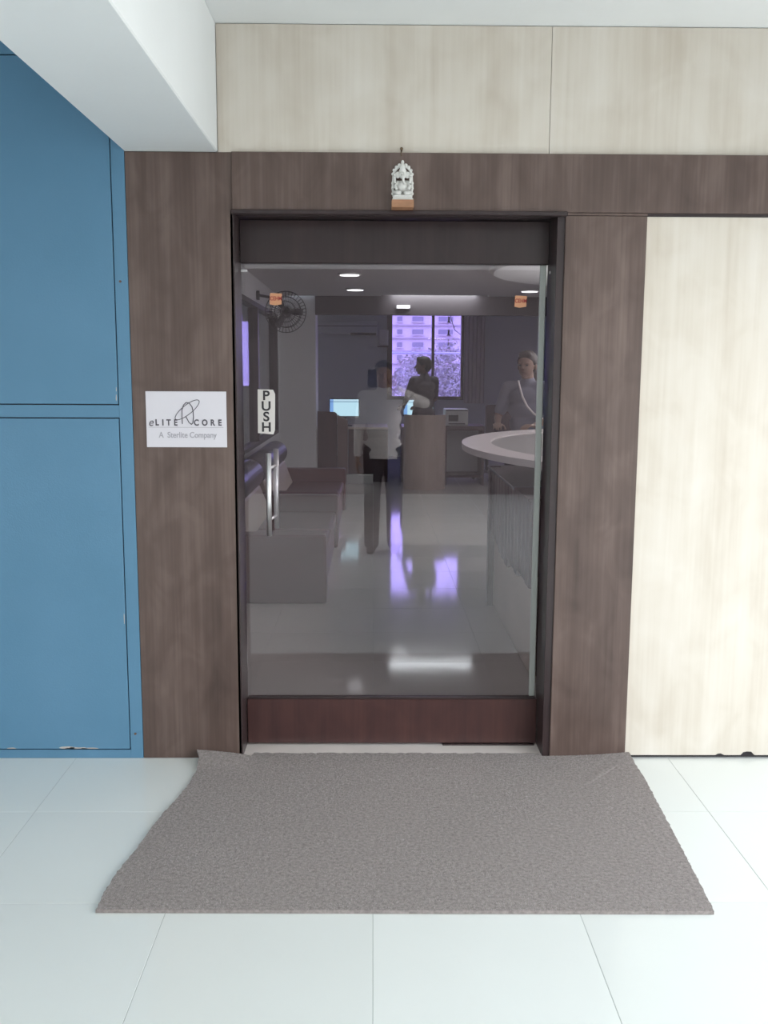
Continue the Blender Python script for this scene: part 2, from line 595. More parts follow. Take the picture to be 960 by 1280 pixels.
arch = [(-0.709, 1.304), (-0.710, 1.33), (-0.709, 1.356), (-0.703, 1.374), (-0.693, 1.383), (-0.682, 1.381), (-0.672, 1.368), (-0.668, 1.348), (-0.667, 1.328), (-0.670, 1.308), (-0.675, 1.302), (-0.684, 1.309), (-0.695, 1.330)]
tube(lg, [(x, YS-0.0008, z) for x, z in arch], 0.0017, 5)
obj('emblem', lg, INK, sign)

# ================================================================== BLUE SHAFT CUPBOARD left
cup = empty('shaft_cupboard', (-1.9, 0.0, 0.0), 'tall blue painted shaft cupboard with flush doors left of the entrance', 'cupboard')
XR = -0.8945
fr = bmesh.new()
dx1 = -0.942        # right edge of the doors
uz0, uz1, lz0, lz1 = 1.372, 2.60, 1.326, 0.034
box(fr, dx1, XR, -0.002, 0.019, 0.0, CEIL-0.001, 0.001)          # right stile
box(fr, -3.0, dx1, -0.002, 0.019, 0.0, lz1, 0.001)
box(fr, -3.0, dx1, -0.002, 0.019, lz0, uz0, 0.001)
box(fr, -3.0, dx1, -0.002, 0.019, uz1, CEIL-0.001, 0.001)
box(fr, -2.0, -1.95, -0.002, 0.019, 0.0, CEIL-0.001, 0.001)
box(fr, -3.0, -2.95, -0.002, 0.019, 0.0, CEIL-0.001, 0.001)
obj('face_frame', fr, BLUE, cup)
bxo('backing', BLACKINK, cup, -3.0, dx1, 0.012, 0.019, 0.02, 2.62)
g = 0.004
for (a, b) in ((-1.95, dx1), (-2.95, -2.0)):
    for (c, d) in ((lz1, lz0), (uz0, uz1)):
        dr = bxo('door', BLUE, cup, a+g, b-g, -0.003, 0.012, c+g, d-g, 0.0015)
        if a > -2:
            kb = bmesh.new()
            cz = 1.82 if c > 1 else 0.10
            cyl(kb, (b+0.020, -0.0025, cz), (b+0.020, -0.0065, cz), 0.0045, 10)
            obj('screw', kb, mat('rusty_screw', (0.20, 0.12, 0.09), 0.7, 0.4), dr)
            # flaked paint
            if c < 1:
                spots = [(-1.405, 0.040, 0.05, 0.010), (-1.15, 0.041, 0.10, 0.010), (-1.19, 0.042, 0.07, 0.014), (-1.10, 0.040, 0.08, 0.008), (-0.950, 0.56, 0.004, 0.05)]
            else:
                spots = [(-0.951, 1.40, 0.005, 0.03), (-0.950, 1.43, 0.003, 0.02)]
            for (sx0, sz0, rw, rh) in spots:
                ch = bmesh.new()
                pts = []
                for q in range(14):
                    aa = 2*PI*q/14
                    rr = random.uniform(0.6, 1.0)
                    pts.append((sx0 + rw*rr*math.cos(aa)*0.5, max(c+g+0.001, sz0 + rh*rr*math.sin(aa)*0.5)))
                prism_y(ch, pts, -0.0034, -0.002)
                obj('flaked_paint', ch, CHIP, dr)

# ================================================================== DOOR MAT
def mat_obj():
    LE = [(0.012, -0.690), (-0.05, -0.668), (-0.14, -0.662), (-0.277, -0.669), (-0.40, -0.690), (-0.50, -0.710), (-0.62, -0.728), (-0.752, -0.742), (-0.9, -0.765), (-1.02, -0.772), (-1.098, -0.770)]
    RE = [(0.012, 1.008), (-0.2, 1.012), (-0.676, 0.986), (-1.116, 0.958)]

    def interp(T, y):
        for (y0, x0), (y1, x1) in zip(T, T[1:]):
            if y <= y0 and y >= y1:
                return x0 + (x1-x0)*(y0-y)/(y0-y1)
        return T[-1][1] if y < T[-1][0] else T[0][1]
    NX, NY = 120, 84
    H = 0.011
    rnd = random.Random(3)
    jl = [rnd.uniform(-0.002, 0.002) for _ in range(NY+1)]
    jr = [rnd.uniform(-0.002, 0.002) for _ in range(NY+1)]
    jb = [rnd.uniform(-0.006, 0.004) for _ in range(NX+1)]

    def pt(u, v):
        yf = -1.100 - 0.014*u
        yb = -0.006 + 0.0
        y = yb + (yf-yb)*v
        i, j = round(u*NX), round(v*NY)
        if 0.13 < u < 0.80:
            y += (0.030+jb[i])*(1-v)**12        # runs onto the threshold between the pilasters
        xl, xr = interp(LE, y)+jl[j], interp(RE, y)+jr[j]
        x = xl + (xr-xl)*u
        z = H
        # corners riding up against the wall
        if u > 0.80: z += 0.016*((u-0.80)/0.20)**2*max(0, 1-v*9)
        if u < 0.12: z += 0.026*((0.12-u)/0.12)**0.6*max(0, 1-v*9)
        return Vector((x, y, z))
    bm = bmesh.new()
    top = [[bm.verts.new(pt(i/NX, j/NY)) for i in range(NX+1)] for j in range(NY+1)]
    for j in range(NY):
        for i in range(NX):
            bm.faces.new((top[j][i], top[j+1][i], top[j+1][i+1], top[j][i+1]))
    rim = [top[0][i] for i in range(NX+1)] + [top[j][NX] for j in range(1, NY+1)] + [top[NY][i] for i in range(NX-1, -1, -1)] + [top[j][0] for j in range(NY-1, 0, -1)]
    low = [bm.verts.new((v.co.x, v.co.y, 0.0005 + max(0, v.co.z-H))) for v in rim]
    n = len(rim)
    for k in range(n):
        bm.faces.new((rim[k], rim[(k+1) % n], low[(k+1) % n], low[k]))
    bm.faces.new(low)
    backing = mat('mat_backing', (0.30, 0.262, 0.25), 0.95, var=((90, 90, 90), 0.25))
    t = empty('door_mat', (0.13, -0.55, 0.0), 'large grey brown coir door mat lying in front of the glass door', 'mat')
    obj('backing', bm, backing, t)
    # pile
    rng = np.random.default_rng(5)
    N = 80000
    U = rng.random(N); V = rng.random(N)
    verts = np.zeros((N*3, 3))
    for k in range(N):
        p = pt(U[k], V[k])
        a = rng.random()*2*PI
        l = 0.0034
        wdt = 0.0012
        c, s = math.cos(a), math.sin(a)
        verts[3*k] = (p.x - c*wdt, p.y - s*wdt, p.z-0.001)
        verts[3*k+1] = (p.x + c*wdt, p.y + s*wdt, p.z-0.001)
        verts[3*k+2] = (p.x + rng.normal()*0.0014, p.y + rng.normal()*0.0014, p.z + l*(0.4+0.6*rng.random()))
    me = bpy.data.meshes.new('pile')
    me.from_pydata(verts.tolist(), [], [(3*k, 3*k+1, 3*k+2) for k in range(N)])
    pm = mat('mat_pile', (0.42, 0.365, 0.35), 0.95, spec=0.1)
    tr = pm.node_tree
    co = tr.nodes.new('ShaderNodeTexCoord')
    n1 = tr.nodes.new('ShaderNodeTexNoise'); n1.inputs['Scale'].default_value = 150
    n2 = tr.nodes.new('ShaderNodeTexNoise'); n2.inputs['Scale'].default_value = 2.5; n2.inputs['Detail'].default_value = 4
    mx = tr.nodes.new('ShaderNodeMix'); mx.data_type = 'FLOAT'; mx.inputs[0].default_value = 0.45
    rp = tr.nodes.new('ShaderNodeValToRGB')
    rp.color_ramp.elements[0].position = 0.3; rp.color_ramp.elements[1].position = 0.7
    rp.color_ramp.elements[0].color = (0.44, 0.385, 0.37, 1); rp.color_ramp.elements[1].color = (0.56, 0.52, 0.51, 1)
    tr.links.new(co.outputs['Object'], n1.inputs['Vector']); tr.links.new(co.outputs['Object'], n2.inputs['Vector'])
    tr.links.new(n1.outputs[0], mx.inputs[2]); tr.links.new(n2.outputs[0], mx.inputs[3])
    tr.links.new(mx.outputs[0], rp.inputs[0])
    tr.links.new(rp.outputs[0], tr.nodes['Principled BSDF'].inputs['Base Color'])
    me.materials.append(pm)
    o = bpy.data.objects.new('pile', me)
    COL.objects.link(o)
    o.parent = t
    o.matrix_parent_inverse = Matrix.Translation(t.location).inverted()
    o['kind'] = 'stuff'


mat_obj()

# ================================================================== STATUETTE on a wooden block
IY = -0.045
blk = bxo('wooden_bracket', mat('orange_wood', (0.40, 0.20, 0.11), 0.5, var=((20, 20, 60), 0.2)), None, 0.063, 0.141, -0.085, -0.0115, 2.0745, 2.101, 0.001)
tag(blk, 'small orange brown wooden block on the dark header, under the statuette', 'bracket')
st = empty('statuette', (0.102, IY, 2.101), 'small white carved seated deity statuette on a wooden block above the door', 'statuette')
IV = mat('white_resin', (0.78, 0.77, 0.74), 0.45)
cx = 0.102
bm = bmesh.new()
# stepped plinth
for (hw, hd_, z0, z1) in ((0.037, 0.030, 2.101, 2.107), (0.034, 0.028, 2.107, 2.113), (0.031, 0.026, 2.113, 2.119)):
    box(bm, cx-hw, cx+hw, IY-hd_, IY+hd_, z0, z1, 0.001)
obj('plinth', bm, IV, st)
bm = bmesh.new()
# ornate pierced back arch
pts = []
for k in range(25):
    a = PI*k/24
    pts.append((cx + 0.031*math.cos(a), IY+0.015, 2.190 + 0.036*math.sin(a)))
pts = [(cx+0.030, IY+0.015, 2.119), (cx+0.034, IY+0.015, 2.15)] + pts + [(cx-0.034, IY+0.015, 2.15), (cx-0.030, IY+0.015, 2.119)]
tube(bm, pts, 0.0055, 8)
for k in range(9):
    a = PI*(k+0.5)/9
    ball(bm, (cx + 0.034*math.cos(a), IY+0.014, 2.190 + 0.040*math.sin(a)), 0.0065, sub=2)
for z in (2.13, 2.148, 2.166):
    for s in (-1, 1):
        ball(bm, (cx+s*0.034, IY+0.014, z), 0.0065, sub=2)
ball(bm, (cx, IY+0.014, 2.236), 0.006, 0.006, 0.010)
box(bm, cx-0.024, cx+0.024, IY+0.014, IY+0.019, 2.119, 2.175)
obj('back_arch', bm, IV, st, True)
bm = bmesh.new()
ball(bm, (cx, IY, 2.150), 0.019, 0.016, 0.021)                       # belly
for s in (-1, 1):
    tube(bm, [(cx+s*0.010, IY-0.002, 2.130), (cx+s*0.028, IY-0.012, 2.128), (cx+s*0.006, IY-0.022, 2.125)], 0.008, 10)   # crossed legs
    tube(bm, [(cx+s*0.015, IY, 2.166), (cx+s*0.026, IY-0.006, 2.152), (cx+s*0.021, IY-0.016, 2.140)], 0.0052, 10)   # lower arms
    tube(bm, [(cx+s*0.015, IY+0.002, 2.168), (cx+s*0.027, IY+0.002, 2.165), (cx+s*0.028, IY-0.002, 2.186)], 0.0045, 10)  # raised arms
    ball(bm, (cx+s*0.028, IY-0.002, 2.190), 0.005)
    ball(bm, (cx+s*0.017, IY+0.002, 2.192), 0.010, 0.003, 0.012)     # broad ears
ball(bm, (cx, IY-0.002, 2.191), 0.013, 0.012, 0.014)                  # head
tube(bm, [(cx, IY-0.012, 2.190), (cx+0.001, IY-0.019, 2.178), (cx+0.003, IY-0.020, 2.165), (cx+0.010, IY-0.019, 2.158)], 0.004, 10, radii=[0.006, 0.005, 0.004, 0.003])
obj('figure', bm, IV, st, True)
bm = bmesh.new()
lathe(bm, [(0.013, 2.200), (0.0135, 2.206), (0.010, 2.212), (0.009, 2.220), (0.005, 2.227), (0.001, 2.233)], cx, IY, 14)
obj('crown', bm, IV, st, True)

# ================================================================== LOBBY SHELL
LC = 2.48
LX = -1.25
lw = bmesh.new()
box(lw, LX-0.12, LX, 0.18, 2.8, 0, LC)
box(lw, LX-0.12, LX, 9.15, 9.7, 0, LC)
box(lw, LX-0.12, LX, 2.8, 9.15, 0, 0.70)
box(lw, LX-0.12, LX, 2.8, 9.15, 2.22, LC)
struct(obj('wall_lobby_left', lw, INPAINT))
wn = empty('window_1', (LX, 6.0, 0.70), structure=True)
fb = bmesh.new()
for y in (2.82, 4.9, 7.0, 9.10):
    box(fb, LX-0.09, LX+0.012, y-0.045, y+0.045, 0.70, 2.22, 0.002)
box(fb, LX-0.09, LX+0.012, 2.80, 9.15, 2.17, 2.22, 0.002)
box(fb, LX-0.09, LX+0.012, 2.80, 9.15, 0.70, 0.74, 0.002)
obj('window_frame', fb, DARKFASCIA, wn)
for a, b in ((2.865, 4.855), (4.945, 6.955), (7.045, 9.055)):
    bxo('pane', PLAINGLASS, wn, LX-0.05, LX-0.042, a, b, 0.74, 2.17)
struct(bxo('wall_lobby_right', INPAINT, None, 3.5, 3.7, 0.18, 13.9, 0, 2.76))
cl = bmesh.new()
box(cl, -3.2, 3.7, 0.18, 9.2, LC, LC+0.1)
box(cl, -3.2, 0.1, 9.2, 9.4, LC, LC+0.1)
box(cl, 1.5, 3.7, 9.2, 9.4, LC, LC+0.1)
box(cl, 0.1, 1.5, 9.2, 9.4, LC+0.1, LC+0.14)
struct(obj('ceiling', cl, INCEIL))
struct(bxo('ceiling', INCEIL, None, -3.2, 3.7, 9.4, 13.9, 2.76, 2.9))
struct(bxo('trim_5', DARKFASCIA, None, -0.77, 3.5, 9.40, 9.52, 2.237, 2.755, 0.003))   # dark dropped fascia
bxs = struct(bxo('trim_6', INPAINT, None, LX-0.05, -0.765, 9.45, 9.95, 0.0, 2.755, 0.004))   # square white column
bxo('skirting', DARKFASCIA, bxs, LX-0.045, -0.760, 9.44, 9.95, 0.0, 0.10, 0.002)
# far wall with the violet window
FY = 13.7
fw = bmesh.new()
WX0, WX1, WZ0, WZ1 = 0.30, 1.56, 1.05, 2.56
AX0, AX1 = -2.62, -2.15
box(fw, -3.2, AX0, FY, FY+0.2, -0.1, 2.76)
box(fw, AX0, AX1, FY, FY+0.2, -0.1, 1.2)
box(fw, AX0, AX1, FY, FY+0.2, 2.4, 2.76)
box(fw, AX1, WX0, FY, FY+0.2, -0.1, 2.76)
box(fw, WX1, 3.7, FY, FY+0.2, -0.1, 2.76)
box(fw, WX0, WX1, FY, FY+0.2, -0.1, WZ0)
box(fw, WX0, WX1, FY, FY+0.2, WZ1, 2.76)
struct(obj('wall_lobby_far', fw, FARPAINT))
struct(bxo('wall_side_room', INPAINT, None, -3.2, -3.0, 0.18, FY, -0.1, 2.76))
w2 = empty('window_2', (0.93, FY, WZ0), structure=True)
fb = bmesh.new()
box(fb, WX0-0.06, WX0+0.03, FY-0.03, FY+0.1, WZ0-0.04, WZ1, 0.004)
box(fb, WX1-0.02, WX1+0.03, FY-0.03, FY+0.1, WZ0-0.04, WZ1, 0.004)
box(fb, WX0, WX1, FY-0.03, FY+0.1, WZ1-0.03, WZ1+0.03, 0.004)
box(fb, WX0, WX1, FY-0.03, FY+0.1, WZ0-0.04, WZ0+0.02, 0.004)
obj('window_frame', fb, DARKFASCIA, w2)
bxo('mullion', DARKFASCIA, w2, 1.025, 1.075, FY, FY+0.09, WZ0+0.02, WZ1-0.03, 0.002)
bxo('pane', PURPLE, w2, WX0+0.03, 1.025, FY+0.04, FY+0.046, WZ0+0.02, WZ1-0.03)
bxo('pane', PURPLE, w2, 1.075, WX1-0.02, FY+0.06, FY+0.066, WZ0+0.02, WZ1-0.03)
struct(bxo('trim_8', PLASTER, None, -1.0, 3.0, FY+0.2, FY+1.2, -0.25, -0.10))      # balcony slab outside
br = empty('balcony_rail', (0.95, FY+1.0, -0.10), 'white rail across the view outside the violet window', 'rail')
bm = bmesh.new(); cyl(bm, (-0.9, FY+1.0, 1.845), (2.9, FY+1.0, 1.845), 0.022, 14)
obj('top_rail', bm, mat('white_enamel', (0.85, 0.85, 0.85), 0.4), br, True)
for x in (-0.85, 2.85):
    bm = bmesh.new(); cyl(bm, (x, FY+1.0, -0.10), (x, FY+1.0, 1.84), 0.02, 12)
    obj('post', bm, MATS['white_enamel'], br, True)
w3 = empty('window_3', (-2.4, FY, 1.2), structure=True)
fb = bmesh.new()
for (a, b, c, d) in ((AX0, AX0+0.04, 1.2, 2.4), (AX1-0.04, AX1, 1.2, 2.4), (AX0+0.04, AX1-0.04, 1.2, 1.24), (AX0+0.04, AX1-0.04, 2.36, 2.4)):
    box(fb, a, b, FY-0.02, FY+0.08, c, d)
obj('window_frame', fb, DARKFASCIA, w3)
bxo('pane', PURPLE, w3, AX0+0.04, AX1-0.04, FY+0.03, FY+0.036, 1.24, 2.36)

# curtains beside the window
def curtain(name, x0, x1, z0, z1, y, label):
    bm = bmesh.new()
    n = 48
    top = []
    for k in range(n+1):
        x = x0 + (x1-x0)*k/n
        yy = y + 0.025*math.sin(k/n*PI*2*max(2, (x1-x0)/0.07))
        top.append((x, yy))
    a = [bm.verts.new((x, yy, z0)) for x, yy in top]
    b = [bm.verts.new((x, yy, z1)) for x, yy in top]
    for k in range(n):
        bm.faces.new((a[k], a[k+1], b[k+1], b[k]))
    o = obj(name, bm, mat('pale_curtain', (0.55, 0.53, 0.52), 0.9), None, True)
    md = o.modifiers.new('cloth', 'SOLIDIFY'); md.thickness = 0.003
    tag(o, label, 'curtain')


curtain('curtain', 1.60, 1.95, 0.95, 2.66, FY-0.075, 'pale grey curtain hanging right of the violet window')
# AC unit on the far wall
ac = empty('air_conditioner', (-0.45, FY, 2.12), 'slim grey wall air conditioner left of the violet window', 'air conditioner')
bxo('body', FARPAINT, ac, -0.99, 0.07, FY-0.20, FY, 2.15, 2.36, 0.02, 2)
bxo('vent', DARKPLASTIC, ac, -0.40, 0.05, FY-0.205, FY-0.03, 2.125, 2.165, 0.006)
bxo('seam', DARKFASCIA, ac, -0.98, 0.06, FY-0.203, FY-0.198, 2.275, 2.285)
# small white wall box beside window, unlit
wl = empty('wall_box', (0.13, FY, 1.95), 'small pale box on the far wall beside the violet window', 'wall box')
bxo('body', INPAINT, wl, 0.10, 0.26, FY-0.08, FY, 1.95, 2.22, 0.01, 2)
bxo('base', DARKFASCIA, wl, 0.07, 0.28, FY-0.10, FY, 1.925, 1.95, 0.004)

# ceiling disc above reception
dc = bmesh.new()
lathe(dc, [(1.80, LC), (1.80, 2.425), (1.76, 2.405), (0.01, 2.405)], 2.9 if False else 2.86, 5.40, 96)
struct(obj('trim_7', dc, PLASTER))

# downlights
for (x, y) in ((-0.244, 6.45), (-0.221, 8.27), (1.888, 8.36)):
    t = empty('downlight', (x, y, LC), None, 'ceiling light', 'round ceiling lights in the lobby')
    t['label'] = {6.45: 'bright round ceiling light nearest the door', 8.27: 'bright round ceiling light just behind the nearest one', 8.36: 'bright round ceiling light at the right, below the white ceiling disc'}[y]
    bm = bmesh.new()
    lathe(bm, [(0.115, LC-0.001), (0.120, LC-0.008), (0.112, LC-0.016), (0.10, LC-0.016)], x, y, 28)
    obj('rim', bm, WHITE, t, True)
    bm = bmesh.new()
    lathe(bm, [(0.098, LC-0.012), (0.098, LC-0.020), (0.05, LC-0.022)], x, y, 28)
    obj('diffuser', bm, LAMP, t)
t = empty('fascia_light', (0.39, 9.37, 2.34), 'small oblong light on the dark fascia above the violet window', 'ceiling light')
bxo('housing', WHITE, t, 0.30, 0.48, 9.36, 9.40, 2.318, 2.362, 0.004)
bxo('diffuser', LAMP, t, 0.31, 0.47, 9.355, 9.361, 2.325, 2.355)
t = empty('strip_light', (0.80, 9.27, 2.50), 'slim strip light in the ceiling slot, mirrored on the lobby floor', 'ceiling light')
bxo('housing', WHITE, t, 0.20, 1.40, 9.21, 9.39, 2.512, 2.579, 0.002)
bxo('tube', mat('tube_glow', (1, 1, 1), 0.4, emit=(0.9, 0.98, 1.0), estr=8.0), t, 0.24, 1.36, 9.21, 9.38, 2.495, 2.512, 0.002)
# light panel added above the glass, out of view, to brighten the lobby
t = empty('added_panel_light', (1.9, 2.2, LC), 'added out-of-view light panel brightening the lobby, above the reception desk', 'ceiling light')
bxo('rim', WHITE, t, 1.6, 2.2, 1.9, 2.5, LC-0.012, LC-0.0005, 0.002)
bxo('diffuser', mat('panel_glow', (1, 1, 1), 0.4, emit=(1.0, 0.94, 0.94), estr=13.0), t, 1.62, 2.18, 1.92, 2.48, LC-0.016, LC-0.011)
t = empty('added_pendant_light', (2.5, 5.0, 2.405), 'added out-of-view tube light brightening the white ceiling disc', 'added light')
bm = bmesh.new(); cyl(bm, (2.5, 4.4, 2.0), (2.5, 5.6, 2.0), 0.022, 14)  # unseen tube, added to light the ceiling disc and the counter
obj('tube', bm, mat('pendant_glow', (1, 1, 1), 0.4, emit=(1.0, 0.96, 0.96), estr=46.0), t, True)
for y in (4.42, 5.58):
    bm = bmesh.new(); cyl(bm, (2.5, y, 2.0), (2.5, y, 2.404), 0.004, 8)
    obj('cord', bm, DARKPLASTIC, t)

# wall fan at left
fn = empty('wall_fan', (LX, 6.9, 2.13), 'dark caged wall fan high on the lobby left wall', 'fan')
fc = Vector((-0.93, 6.85, 2.12))
bm = bmesh.new()
cyl(bm, (LX-0.01, 6.98, 2.30), (LX+0.03, 6.98, 2.30), 0.05)
tube(bm, [(LX+0.02, 6.98, 2.30), (-1.10, 6.98, 2.28), fc + Vector((0, 0.14, 0.02))], 0.016, 10)
obj('bracket', bm, DARKPLASTIC, fn, True)
bm = bmesh.new()
cyl(bm, fc + Vector((0, 0.16, 0)), fc + Vector((0, 0.03, 0)), 0.06, 20, 0.05)
obj('motor', bm, DARKPLASTIC, fn, True)
bm = bmesh.new()
R_ = 0.215
for (rr, yy) in ((R_, 0.0), (R_, 0.03), (0.16, -0.05), (0.11, -0.06), (0.05, -0.065), (0.16, 0.08)):
    tube(bm, [fc + Vector((rr*math.cos(2*PI*k/40), yy, rr*math.sin(2*PI*k/40))) for k in range(40)], 0.004, 5, closed=True)
for k in range(36):
    a = 2*PI*k/36
    c, s = math.cos(a), math.sin(a)
    tube(bm, [fc + Vector((0.04*c, -0.066, 0.04*s)), fc + Vector((0.12*c, -0.06, 0.12*s)), fc + Vector((R_*c, 0, R_*s)), fc + Vector((R_*c, 0.03, R_*s)), fc + Vector((0.06*c, 0.10, 0.06*s))], 0.002, 4)
obj('cage', bm, DARKPLASTIC, fn)
for k in range(3):
    bm = bmesh.new()
    a = 2*PI*k/3
    pl = []
    for (r0, w0) in ((0.03, 0.02), (0.08, 0.06), (0.14, 0.075), (0.185, 0.05)):
        pl.append((r0, w0))
    vs = []
    for (r0, w0) in pl:
        for sg in (-1, 1):
            q = a + sg*w0/r0*0.5 if r0 > 0.05 else a + sg*0.3
            vs.append(bm.verts.new(fc + Vector((r0*math.cos(q), sg*0.018, r0*math.sin(q)))))
    for i in range(3):
        bm.faces.new((vs[2*i], vs[2*i+1], vs[2*i+3], vs[2*i+2]))
    b = obj('blade', bm, mat('fan_blade', (0.06, 0.06, 0.07), 0.4), fn, True)
    b.modifiers.new('th', 'SOLIDIFY').thickness = 0.003

# ================================================================== LOBBY FURNITURE
def sofa(y0, y1, label):
    t = empty('sofa', (-0.75, (y0+y1)/2, 0.0), label, 'sofa', 'low sofas along the lobby wall')
    bxo('base', LEATHER, t, -1.18, -0.33, y0+0.15, y1-0.15, 0.0, 0.20, 0.01, 2)
    n = 2
    L = (y1-y0-0.32)/n
    for k in range(n):
        bxo('seat_cushion', LEATHER, t, -1.10, -0.315, y0+0.16+k*L+0.003, y0+0.16+(k+1)*L-0.003, 0.205, 0.315, 0.025, 3)
    for (a, b) in ((y0, y0+0.155), (y1-0.155, y1)):
        bxo('armrest', LEATHER, t, -1.19, -0.300, a, b, 0.0, 0.455, 0.018, 3)
    bm = bmesh.new()
    box(bm, -0.16, 0.0, y0+0.16, y1-0.16, 0.0, 0.26, 0.02, 2)
    for v in bm.verts:
        v.co.x += -0.86 - 0.10*v.co.z/0.26
        v.co.z += 0.29
    obj('backrest', bm, CREAMFAB, t)
    bm = bmesh.new()
    ys = [y0+0.02, y0+0.06, y1-0.06, y1-0.02]
    tube(bm, [(-1.06, y, 0.625) for y in ys], 0.1, 24, radii=[0.09, 0.125, 0.125, 0.09])
    obj('head_roll', bm, ROLLFAB, t, True)
    return t


sofa(2.54, 4.72, 'low maroon sofa with cream back and dark head roll, nearest the door')
sofa(4.75, 7.00, 'low maroon sofa with cream back, behind the nearest one along the wall')

# reception desk with the oval counter
rd = empty('reception_desk', (1.1, 1.8, 0.0), 'dark slatted reception desk with white oval ring top, right of the entrance', 'desk')
bxo('carcass', INWOOD, rd, 0.800, 1.40, 0.97, 2.55, 0.02, 0.885)
bxo('corner_post', INWOOD, rd, 0.742, 0.812, 2.50, 2.585, 0.0, 0.91, 0.002)
bxo('beige_base', BEIGELAM, rd, 0.778, 0.805, 0.97, 2.50, 0.012, 0.52, 0.002)
k = 0
y = 0.97
steps = [0.46, 0.47, 0.475, 0.44, 0.45, 0.455, 0.41, 0.42, 0.43, 0.46, 0.47, 0.48]
while y < 2.49:
    bxo('slat', INWOOD, rd, 0.755, 0.782, y+0.003, min(y+0.125, 2.498), steps[k % 12], 0.885, 0.003)
    y += 0.128
    k += 1
ft = bxo('desk_top', mat('blue_grey_glass_top', (0.30, 0.33, 0.38), 0.12), rd, 0.735, 1.42, 1.42, 2.60, 0.888, 0.905, 0.003)
ft['label'] = 'blue grey glass top'
bxo('desk_top', INWOOD, rd, 0.740, 1.42, 0.95, 1.418, 0.888, 0.903, 0.003)

bm = bmesh.new()
EX, EY, EA, EB = 1.80, 2.38, 1.24, 1.80
N = 96
rg = []
for k in range(N):
    a = 2*PI*k/N
    c, s = math.cos(a), math.sin(a)
    rg.append([bm.verts.new((EX+EA*c, EY+EB*s, z)) for z in (1.018, 1.055)] + [bm.verts.new((EX+(EA-0.185)*c, EY+(EB-0.26)*s, z)) for z in (1.055, 1.018)])
for k in range(N):
    a, b = rg[k], rg[(k+1) % N]
    for q in range(4):
        bm.faces.new((a[q], b[q], b[(q+1) % 4], a[(q+1) % 4]))
oc = obj('oval_top', bm, mat('white_solid_surface', (0.78, 0.74, 0.74), 0.35), rd)
bm = bmesh.new()
prism(bm, [(EX+(EA-0.187)*math.cos(2*PI*k/N), EY+(EB-0.262)*math.sin(2*PI*k/N)) for k in range(N)], 1.028, 1.044)
obj('inset', bm, mat('grey_inset', (0.36, 0.36, 0.35), 0.3), oc)
for (x, y) in ((0.95, 1.75), (1.2, 1.3)):
    bm = bmesh.new()
    cyl(bm, (x, y, 0.904), (x, y, 1.020), 0.022)
    obj('support', bm, STEEL, oc, True)
for (x, y) in ((1.75, 3.3), (2.5, 2.4), (2.1, 1.2)):
    bm = bmesh.new()
    cyl(bm, (x, y, 0.0), (x, y, 1.03), 0.05)
    obj('leg', bm, STEEL, oc, True)

# left workstation: maroon screen, desk, monitor
ws = empty('workstation', (-0.45, 9.9, 0.0), 'beige topped workstation desk behind the maroon partition', 'desk')
pt_ = empty('partition', (-0.55, 9.59, 0.0), 'maroon desk partition left, in front of the lit monitor', 'partition')
bm = bmesh.new()
prism_y(bm, [(-0.755, 0.0), (-0.49, 0.0), (-0.49, 0.93), (-0.52, 0.955), (-0.755, 0.965)], 9.57, 9.61)
obj('front_screen', bm, INWOOD, pt_)
bm = bmesh.new()
prism_y(bm, [(-0.485, 0.0), (-0.345, 0.0), (-0.345, 0.84), (-0.485, 0.92)], 9.575, 9.605)
obj('side_screen', bm, mat('brown_laminate', (0.16, 0.11, 0.10), 0.4), pt_)
bxo('desk_top', BEIGELAM, ws, -0.755, 0.20, 9.62, 10.35, 0.72, 0.75, 0.003)
bxo('modesty_panel', INWOOD, ws, -0.34, 0.20, 9.63, 9.65, 0.0, 0.72)
bxo('leg', INWOOD, ws, 0.17, 0.20, 9.66, 10.33, 0.0, 0.72)
bxo('leg', INWOOD, ws, -0.755, -0.725, 9.66, 10.33, 0.0, 0.72)


def screen_mat():
    m = mat('monitor_picture', (0.02, 0.02, 0.02), 0.3)
    t = m.node_tree
    b = t.nodes['Principled BSDF']
    co = t.nodes.new('ShaderNodeTexCoord')
    s = t.nodes.new('ShaderNodeSeparateXYZ')
    t.links.new(co.outputs['Generated'], s.inputs[0])
    rp = t.nodes.new('ShaderNodeValToRGB'); rp.color_ramp.interpolation = 'CONSTANT'
    e = rp.color_ramp.elements
    e[0].color = (0.50, 0.80, 0.92, 1)
    e[1].position = 0.83; e[1].color = (0.16, 0.30, 0.42, 1)
    q = e.new(0.88); q.color = (0.52, 0.78, 0.90, 1)
    t.links.new(s.outputs['Z'], rp.inputs[0])
    rx = t.nodes.new('ShaderNodeValToRGB'); rx.color_ramp.interpolation = 'CONSTANT'
    rx.color_ramp.elements[0].color = (0.35, 0.5, 0.85, 1)
    rx.color_ramp.elements[1].position = 0.12; rx.color_ramp.elements[1].color = (1, 1, 1, 1)
    t.links.new(s.outputs['X'], rx.inputs[0])
    mu = t.nodes.new('ShaderNodeMix'); mu.data_type = 'RGBA'; mu.blend_type = 'MULTIPLY'; mu.inputs[0].default_value = 1
    t.links.new(rp.outputs[0], mu.inputs[6]); t.links.new(rx.outputs[0], mu.inputs[7])
    t.links.new(mu.outputs[2], b.inputs['Emission Color'])
    b.inputs['Emission Strength'].default_value = 0.62
    return m


SCREEN = screen_mat()


